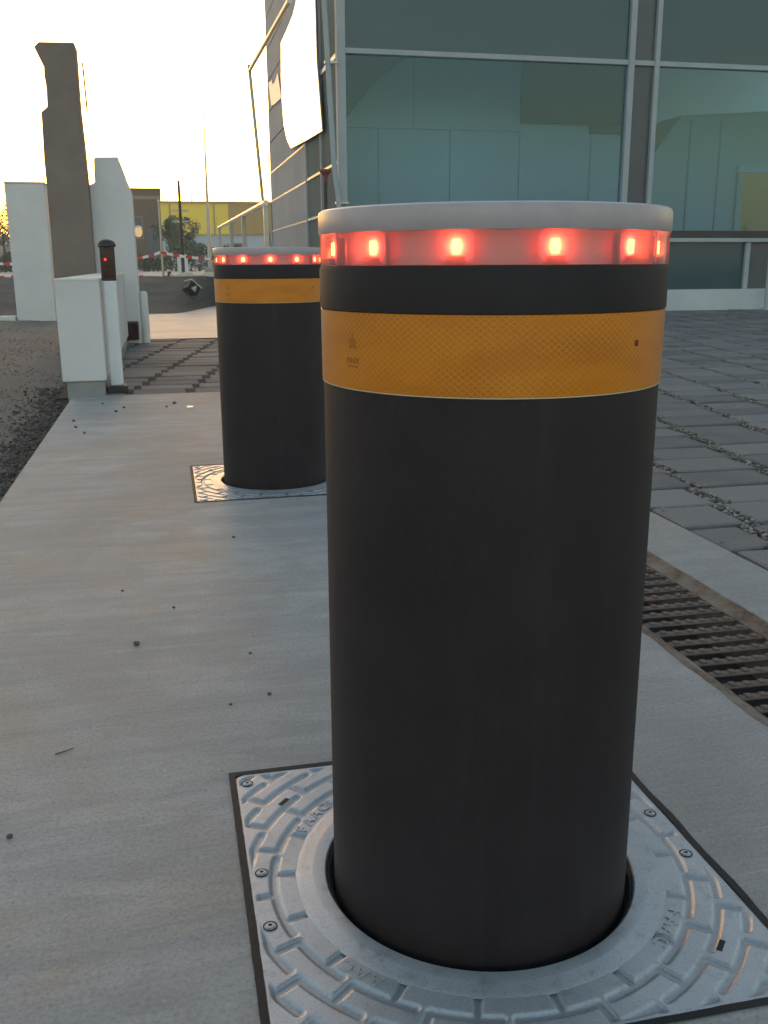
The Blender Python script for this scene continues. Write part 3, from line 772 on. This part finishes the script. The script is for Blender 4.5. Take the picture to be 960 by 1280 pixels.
def floodlight():
    th = thing('floodlight', (.065, 11.75, .27), 'small black floodlight lying tilted on the gravel bank', 'floodlight')
    th.rotation_euler = (math.radians(-12), math.radians(38), math.radians(28))
    box('housing', -.085, .085, -.07, .07, -.06, .055, 'black', th, .012, 2)
    box('bezel', -.095, .095, -.08, .08, .0555, .068, 'cream_sheet', th, .004)
    prism('glass', [(-.045, -.04), (.03, -.045), (.01, .04)], 1, -.0735, -.0705, 'flood_reflection', th)  # bright reflection in the glass painted as a pale triangle
    bm = bmesh.new(); add_tube(bm, [(-.092, 0, .02), (-.112, 0, -.02), (-.10, 0, -.095), (0, 0, -.115), (.10, 0, -.095), (.112, 0, -.02), (.092, 0, .02)], .006, 6); from_bm('bracket', bm, 'dark_rod', th)
floodlight()

def barrier_tape(label, pts, h, name='barrier_tape', n=8):
    """striped tape sagging between points, each stripe a part"""
    th = thing(name, pts[0], label, 'barrier tape', 'red and white barrier tapes'); p0 = Vector(pts[0]); k = 0
    for a, b in zip(pts[:-1], pts[1:]):
        a, b = Vector(a)-p0, Vector(b)-p0
        m = max(2, int((b-a).length/.085))
        for i in range(m):
            q = a.lerp(b, i/m); r = a.lerp(b, (i+1)/m)
            s0, s1 = -.02*math.sin(PI*i/m), -.02*math.sin(PI*(i+1)/m)
            bm = bmesh.new(); w = .002
            vs = [bm.verts.new(v_) for v_ in ((q.x, q.y-w, q.z+s0), (r.x, r.y-w, r.z+s1), (r.x, r.y-w, r.z+s1+h), (q.x, q.y-w, q.z+s0+h), (q.x, q.y+w, q.z+s0), (r.x, r.y+w, r.z+s1), (r.x, r.y+w, r.z+s1+h), (q.x, q.y+w, q.z+s0+h))]
            for f in ((0, 1, 2, 3), (7, 6, 5, 4), (0, 4, 5, 1), (1, 5, 6, 2), (2, 6, 7, 3), (3, 7, 4, 0)): bm.faces.new([vs[x] for x in f])
            from_bm('stripe', bm, 'red_tape' if k % 2 else 'white_tape', th); k += 1
    return th
barrier_tape('red and white barrier tape strung above the gravel bank from a thin post', [(-.72, 14, .625), (-.295, 14, .715), (.52, 14, .615)], .04)
barrier_tape('red and white barrier tape at the far left edge behind the white block wall', [(-3.3, 14, .64), (-2.2, 14, .56)], .035)
barrier_tape('faded red and white tape lying along the top of the gravel bank', [(-.9, 13.55, .392), (-.55, 13.55, .392), (-.195, 13.55, .385)], .03)
barrier_tape('red and white tape low on the bank left of the white block wall', [(-3.1, 13.55, .40), (-2.15, 13.55, .385)], .05)
bm = bmesh.new(); top = []; bot = []
for k in range(25):
    x = -.18+.66*k/24; z = .44-.018*math.sin(k*.55)+.006*math.sin(k*1.9)
    top.append((x, z)); bot.append((x, .378))
add_prism(bm, bot+top[::-1], 1, 13.52, 13.56); tag(from_bm('sheeting', bm, 'cream_sheet'), 'crumpled bright cream sheeting along the top of the gravel bank', 'sheeting')
for x, y, h, r, lab in ((-.27, 14.03, 1.08, .018, 'thin fence post holding up the barrier tape'), (-.185, 13.62, .10, .03, 'stubby dark stake at the end of the cream sheeting'), (.12, 19, 1.75, .03, 'thin pale sign pole standing among the trees')):
    th = thing('fence_post' if y < 18 else 'sign_pole', (x, y, .36), lab, 'post')
    lathe('shaft', [(r, 0), (r*.9, h)], 'steel' if r != .03 else 'dark_rod', th, 10); lathe('cap', [(r*1.2, h), (r*1.2, h+.02), (.002, h+.03)], 'steel', th, 10, cap_top=True, cap_bot=True)
    if y > 18:
        for k in range(2): box('crossbar', -.16, .16, -.015, .015, h-.55-.2*k, h-.52-.2*k, 'steel', th)
for x in (.06, .20):
    th = thing('marker_post', (x, 20, .37), 'left one of two squat white marker posts before the far trees' if x < .1 else 'right one of two squat white marker posts before the far trees', 'post', 'white marker posts')
    box('shaft', -.036, .036, -.03, .03, 0, .36, 'white_post', th, .006); prism('top', [(-.038, .3605), (.038, .3605), (0, .40)], 1, -.032, .032, 'white_post', th)
def lamp_pole():
    th = thing('mast', (.915, 25, .37), 'slender tapering grey mast in front of the yellow building', 'mast')
    tube('pole', [(0, 0, 0), (.012, 0, 2.0), (.03, 0, 4.1)], .06, 'steel', th, 12, .009)
    box('base', -.13, .13, -.13, .13, 0, .12, 'footing', th, .02)
lamp_pole()
def far_buildings():
    th = thing('yellow_building', (0, 60, .3), 'long low brownish yellow building, flare glow painted into its wall, pale grey base, in the distance', 'building')
    box('glow_yellow_wall', -4.0, 3.75, 0, 18, 2.02, 3.80, 'yellow', th); box('ochre_wall', 3.752, 14, -.02, 18, 2.02, 3.80, 'ochre', th)  # flare glow painted into the brighter wall's colour
    box('base_wall', -4.0, 14, .15, 17.8, 0, 2.018, 'grey_wall', th); box('roof_edge', -4.1, 14.1, -.12, 18.1, 3.802, 3.93, 'ochre', th)
    for x in (-2.2, .3, 2.9, 5.4, 7.9): box('wall_joint', x-.04, x+.04, -.05, -.021, 2.03, 3.80, 'ochre', th)
    for x in (1.6, 4.3, 7.2): 
        w = box('window', x-.5, x+.5, .08, .149, .5, 1.5, 'dark_panel', th); box('frame', x-.55, x+.55, .12, .1495, .45, 1.55, 'alu_frame', w)
    tube('antenna', [(1.75, 4, 3.9), (1.75, 4, 4.6)], .03, 'dark_rod', th, 6)
    tb = thing('brown_building', (-.75, 40, .3), 'dark brown square building behind the gate wall with a tan band', 'building')
    box('wall', -3.2, .50, 0, 6, 0, 3.10, 'brown', tb); box('band', -3.205, .505, -.012, 6.01, 2.78, 2.90, 'brown_light', tb); box('roof', -3.25, .55, -.05, 6.05, 3.102, 3.20, 'brown', tb)
    for x in (-2.6, -1.6, -.5):
        w = box('window', x-.25, x+.25, -.02, -.001, 1.3, 2.1, 'dark_panel', tb); box('frame', x-.29, x+.29, -.012, -.0005, 1.26, 2.14, 'brown_light', w)
    box('door', -.1, .35, -.02, -.001, .08, 1.6, 'dark_panel', tb)
far_buildings()
def tree(loc, h, r, label, seed, group):
    rnd = random.Random(seed)
    th = thing('tree', loc, label, 'tree', group)
    bm = bmesh.new(); add_tube(bm, [(0, 0, -.05), (.03*h, 0, .3*h), (.02*h, .02, .6*h)], .035*h, 7, .012*h)
    limbs = []
    for k in range(7):
        a = rnd.uniform(0, 6.28); z = h*rnd.uniform(.25, .55); e = Vector((r*.7*math.cos(a), r*.7*math.sin(a), z+h*rnd.uniform(.15, .35)))
        add_tube(bm, [(.02*h, 0, z), tuple((Vector((.02*h, 0, z))+e)/2+Vector((0, 0, .02*h))), tuple(e)], .012*h, 5, .004*h); limbs.append(e)
    from_bm('trunk', bm, 'bark', th)
    bm = bmesh.new()
    cl = [(e, r*rnd.uniform(.28, .5)) for e in limbs]+[(Vector((rnd.uniform(-.5, .5)*r, rnd.uniform(-.5, .5)*r, h*rnd.uniform(.45, .92))), r*rnd.uniform(.25, .45)) for _ in range(9)]
    for c_, s in cl:
        for k in range(110):
            d = Vector((rnd.gauss(0, 1), rnd.gauss(0, 1), rnd.gauss(0, .8))).normalized()*s*rnd.uniform(.35, 1.05); p = c_+d
            a = Vector((rnd.gauss(0, 1), rnd.gauss(0, 1), rnd.gauss(0, 1))).normalized(); b = a.orthogonal().normalized(); L = h*rnd.uniform(.015, .032)
            vs = [bm.verts.new(p+a*L), bm.verts.new(p+b*L*.5), bm.verts.new(p-a*L), bm.verts.new(p-b*L*.5)]; bm.faces.new(vs)
    from_bm('crown', bm, 'leaf', th); return th
tree((-.06, 34, .37), 1.9, .5, 'dark leafy tree right beside the brown building', 3, 'trees by the far buildings')
tree((.52, 35, .37), 1.85, .55, 'loose leafy tree against the yellow building', 5, 'trees by the far buildings')
tree((.25, 33, .37), 1.1, .42, 'low bushy tree between two taller ones by the yellow building', 8, 'trees by the far buildings')
tree((-5.3, 33, .37), 2.0, .95, 'dark tree at the far left edge behind the white block wall', 11, 'trees by the far buildings')
tree((-7.0, 36, .37), 2.6, 1.2, 'broad dark tree outside the left edge of the white block wall', 13, 'trees by the far buildings')
def hedge():
    rnd = random.Random(2); bm = bmesh.new()
    for k in range(9000):
        x = rnd.uniform(-9, 3.2); hh = .62+.18*math.sin(x*1.7)+.12*math.sin(x*4.1); p = Vector((x, 28+rnd.uniform(-.4, .4), .37+hh*rnd.random()**.8))
        a = Vector((rnd.gauss(0, 1), rnd.gauss(0, 1), rnd.gauss(0, 1))).normalized(); b = a.orthogonal().normalized(); L = rnd.uniform(.03, .07)
        bm.faces.new([bm.verts.new(p+a*L), bm.verts.new(p+b*L*.5), bm.verts.new(p-a*L), bm.verts.new(p-b*L*.5)])
    o = from_bm('hedge', bm, 'leaf'); tag(o, 'low dark hedge running across in front of the far buildings', 'hedge')
hedge()

# ------------------------------------------------------------------ glass building
XW, YF, YB, TOP = 1.70, 10.0, 17.2, 6.4
def building():
    th = thing('glass_building', (XW, YF, 0), 'modern building with teal glass front and grey panelled side wall behind the bollards', 'building')
    X1 = 12.0; L = X1-XW
    # local coords: x from the corner along the front, y into the building
    def b(name, x0, x1, y0, y1, z0, z1, mat, par=th, bev=0): return box(name, x0-XW, x1-XW, y0-YF, y1-YF, z0, z1, mat, par, bev)
    b('plinth', XW-.02, X1, YF-.16, YF+.10, -.05, .238, 'plinth', bev=.006)
    V_ = [(XW-.05, XW+.04), (4.975, 5.045), (5.295, 5.352), (8.60, 8.67), (8.92, 8.98), (11.9, 12.0)]
    for x0, x1 in V_: b('mullion', x0, x1, YF-.06, YF+.06, .922, TOP, 'alu_frame', bev=.004)
    secs = [(XW+.042, 4.973, 'glass'), (5.047, 5.293, 'dark_panel'), (5.354, 8.598, 'glass'), (8.672, 8.918, 'dark_panel'), (8.982, 11.898, 'glass')]
    for x0, x1, m in secs:
        b('transom', x0, x1, YF-.05, YF+.05, 2.705, 2.758, 'alu_frame', bev=.004)
        b('transom', x0, x1, YF-.05, YF+.05, 4.55, 4.60, 'alu_frame', bev=.004)
        mm = m if m != 'glass' else 'glass'
        b('glass_pane', x0, x1, YF-.010, YF+.010, .922, 2.704, m)
        b('upper_pane' if m == 'glass' else 'spandrel', x0, x1, YF-.009, YF+.011, 2.759, 4.549, 'teal' if m == 'glass' else m)
        b('upper_pane' if m == 'glass' else 'spandrel', x0, x1, YF-.009, YF+.011, 4.601, TOP, 'teal' if m == 'glass' else m)
    b('sill', XW-.05, X1, YF-.03, YF+.08, .836, .921, 'sill_black'); b('sill_rail', XW-.05, X1, YF-.075, YF+.05, .789, .835, 'alu_frame', bev=.004)
    xs = [XW-.04, 3.34, 5.0, 6.65, 8.3, 9.95, 11.6]
    for x in xs: b('lower_mullion', x, x+.062, YF-.05, YF+.05, .239, .7885, 'alu_frame', bev=.003)
    for k, (a, c_) in enumerate(zip(xs[:-1], xs[1:])): b('lower_pane', a+.063, c_-.001, YF-.012, YF+.012, .239, .7885, 'dark_panel' if k == 3 else 'teal')
    # room behind the glass, with added shapes standing in for reflections in the panes
    b('room_floor', XW+.12, X1, YF+.14, YB-.3, .70, .83, 'int_floor'); b('room_ceiling', XW+.12, X1, YF+.14, YB-.3, 4.42, 4.5, 'int_wall')
    iw = b('interior_wall', 1.80, 6.10, 11.66, 11.76, .831, 4.41, 'int_wall')
    for a, c_ in ((1.82, 2.445), (2.462, 3.378), (3.395, 4.315), (4.332, 5.30), (5.317, 6.09)): b('wall_panel', a, c_, 11.62, 11.659, .84, 2.19, 'int_wall', iw)
    b('wall_ledge', 1.82, 4.318, 11.60, 11.6585, 2.196, 2.235, 'int_wall', iw)
    for a, c_ in ((1.82, 2.90), (2.915, 4.315)): b('wall_panel', a, c_, 11.625, 11.659, 2.24, 4.3, 'int_wall', iw)
    bl = b('dark_rect_shape', 4.332, 5.79, 11.56, 11.6575, 2.30, 4.3, 'refl_dark', iw); b('dark_rect_step', 5.30, 5.79, 11.58, 11.6577, 2.195, 2.2985, 'refl_dark', iw)
    arc = [(1.80, 2.02), (1.97, 2.20), (2.122, 2.40), (2.28, 2.58), (2.427, 2.73), (2.58, 2.85), (2.731, 2.945), (2.86, 3.01), (3.1, 3.09), (3.1, 4.4), (1.80, 4.4)]
    o = prism('curved_dark_shape', [(x-XW, z) for x, z in arc], 1, 11.45-YF, 11.555-YF, 'refl_dark', th)
    kw = [(6.12, .84), (6.12, 1.76), (6.214, 1.92), (6.616, 2.455), (7.86, 2.54), (9.2, 2.54), (9.2, .84)]  # added shape for a reflected building, modelled inside the room
    k_ = prism('reflected_house', [(x-XW, z) for x, z in kw], 1, 11.66-YF, 12.3-YF, 'refl_beige', th)
    for x in (6.75, 7.20): b('reflected_house_joint', x, x+.02, 11.645, 11.6595, .85, 2.40, 'refl_joint', k_)
    b('reflected_window', 7.58, 8.15, 11.64, 11.6595, .85, 1.74, 'reflected_glow', k_); b('reflected_lintel', 7.50, 8.25, 11.60, 11.659, 1.745, 1.83, 'int_wall', k_); b('reflected_jamb', 7.50, 7.575, 11.60, 11.659, .85, 1.744, 'refl_beige', k_)  # stands in for the reflected building's lit yellow window
    b('rear_wall', XW+.12, X1, YB-.40, YB-.3, .83, 4.42, 'int_wall')
    # side wall receding to the left
    ys = [12.62, 13.77, 14.92, 16.07, 17.2]; zs = [-.05, .62, 1.135, 1.645, 2.12, 2.62, 3.12, 3.62, 4.12, 4.62, 5.12, 5.62, TOP]
    b('wall_core', XW+.022, XW+.12, 12.62, YB, -.06, TOP, 'cladding')
    for y0, y1 in zip(ys[:-1], ys[1:]):
        for z0, z1 in zip(zs[:-1], zs[1:]): b('side_panel', XW, XW+.0215, y0+.004, y1-.004, z0+.012, z1-.012, 'cladding')
    for z in zs[1:-1]:
        if z in (1.135, 1.645, 2.12): b('panel_trim', XW-.004, XW+.021, 12.63, YB, z-.0115, z+.0115, 'trim')
    for y0, y1 in ((YF+.06, 11.30), (11.35, 12.58)):
        for z0, z1 in ((.24, 1.12), (1.15, 1.63), (1.66, 2.705), (2.758, TOP)): b('side_pane', XW, XW+.02, y0, y1, z0, z1, 'frosted')
    for y in (11.302, 12.582): b('side_mullion', XW-.03, XW+.05, y, y+.046, .24, TOP, 'alu_frame')
    for z in (1.121, 1.631, 2.706):
        for y0, y1 in ((YF+.061, 11.301), (11.349, 12.581)): b('side_transom', XW-.02, XW+.04, y0, y1, z, z+.028 if z < 2 else z+.05, 'trim')
    b('side_plinth', XW-.02, XW+.12, YF+.101, 12.61, -.05, .238, 'plinth')
    b('roof', XW-.10, X1+.1, YF-.12, YB+.1, TOP+.002, TOP+.22, 'roof'); b('back_wall', XW, X1, YB-.1, YB-.002, -.06, TOP, 'cladding')
    # hanging sheet on the side wall (y, z outline)
    def cr(pts, n=5):
        out = []; m = len(pts)
        for i in range(m):
            p0, p1, p2, p3 = (Vector(pts[(i+k-1) % m]) for k in range(4))
            for k in range(n):
                t_ = k/n; out.append(.5*((2*p1)+(p2-p0)*t_+(2*p0-5*p1+4*p2-p3)*t_*t_+(3*p1-p0-3*p2+p3)*t_**3))
        return [tuple(p) for p in out]
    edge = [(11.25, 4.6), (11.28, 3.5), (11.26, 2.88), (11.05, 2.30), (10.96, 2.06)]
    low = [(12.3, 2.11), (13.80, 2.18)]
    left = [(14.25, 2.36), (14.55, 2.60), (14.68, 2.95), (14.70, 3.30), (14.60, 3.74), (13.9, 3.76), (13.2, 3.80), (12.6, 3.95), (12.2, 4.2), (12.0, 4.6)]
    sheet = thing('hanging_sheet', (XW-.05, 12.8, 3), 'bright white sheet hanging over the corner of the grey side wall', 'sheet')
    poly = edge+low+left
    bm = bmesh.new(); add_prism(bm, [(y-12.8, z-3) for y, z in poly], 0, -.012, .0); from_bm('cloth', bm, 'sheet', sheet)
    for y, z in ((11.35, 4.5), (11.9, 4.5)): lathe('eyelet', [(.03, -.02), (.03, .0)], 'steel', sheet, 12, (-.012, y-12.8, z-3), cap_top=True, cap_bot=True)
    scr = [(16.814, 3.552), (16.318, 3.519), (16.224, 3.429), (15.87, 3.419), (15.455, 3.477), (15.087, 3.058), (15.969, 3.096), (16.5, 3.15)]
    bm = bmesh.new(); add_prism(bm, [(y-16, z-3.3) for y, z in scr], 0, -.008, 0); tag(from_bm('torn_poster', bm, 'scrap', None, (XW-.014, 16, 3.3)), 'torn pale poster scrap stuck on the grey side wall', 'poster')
building()

def props():
    # pipe frame with a leaning pole
    th = thing('pipe_frame', (1.23, 14, .0), 'tall leaning metal pipe frame beside the grey side wall', 'pipe frame')
    tube('upright', [(.16, 0, .30), (.002, 0, 1.41), (-.124, 0, 3.233), (-.135, 0, 3.31)], .026, 'steel', th, 10)
    tube('top_rail', [(-.124, .05, 3.235), (-.124, -4.5, 3.07)], .026, 'steel', th, 10)
    # handrail
    th = thing('handrail', (.9, 10.4, 0), 'pale topped handrail with dark posts leading away beside the building', 'handrail')
    tube('rail', [(0, 0, 1.225), (0, 9.6, 1.29)], .032, 'pale_rail', th, 12)
    for y in (.05, 3.2, 5.8, 9.3):
        zb = 0 if y < 3 else .36
        box('post', -.028, .028, y-.028, y+.028, zb, 1.20+.0068*y, 'steel', th, .003)
    # red capped stake
    th = thing('capped_stake', (1.182, 8, 0), 'dark iron stake with a red brown cap standing before the glass corner', 'stake')
    lathe('rod', [(.014, -.05), (.014, 1.30)], 'dark_rod', th, 10)
    lathe('cap', [(.017, 1.255), (.019, 1.30), (.030, 1.325), (.052, 1.345), (.052, 1.360), (.040, 1.366), (.002, 1.367)], 'red_cap', th, 20, cap_top=True, cap_bot=True)
    # standpipe at the corner
    th = thing('downpipe', (1.60, 9.9, 0), 'slightly leaning grey pipe in front of the glass corner', 'pipe')
    tube('pipe', [(.11, 0, 0), (.035, 0, 1.228), (-.006, 0, 1.539), (-.084, 0, 3.186), (-.17, 0, 5.2)], .028, 'alu_frame', th, 12)
    for z, x in ((1.2, .036), (2.6, -.056)): box('clip', x-.035, x+.11, -.012, .034, z-.012, z+.012, 'steel', th)
    th = thing('guide_post', (6.82, 9.7, 0), 'thin pale post standing in front of the lower glass at the right', 'post')
    lathe('shaft', [(.024, -.02), (.022, 1.0)], 'alu_frame', th, 12, cap_top=True); lathe('base', [(.06, -.01), (.06, .012), (.026, .016)], 'alu_frame', th, 12)
props()

# ------------------------------------------------------------------ volume added for the lens flare veil
def flare_veil_haze():
    bm = bmesh.new(); add_box(bm, -410, 410, -410, 410, -1.1, 8.0)
    t = NT('flare_veil_air'); t.n.remove(t.b)
    vol = t.node('ShaderNodeVolumePrincipled'); vol.inputs['Color'].default_value = (.95, .93, .90, 1); vol.inputs['Density'].default_value = HAZE
    t.link(vol.outputs[0], t.out.inputs['Volume'])
    o = from_bm('flare_veil_haze', bm, t.m); o['kind'] = 'stuff'; tag(o, 'thin warm volume added to stand in for a lens flare veil', 'flare_veil_haze')
if HAZE > 0: flare_veil_haze()
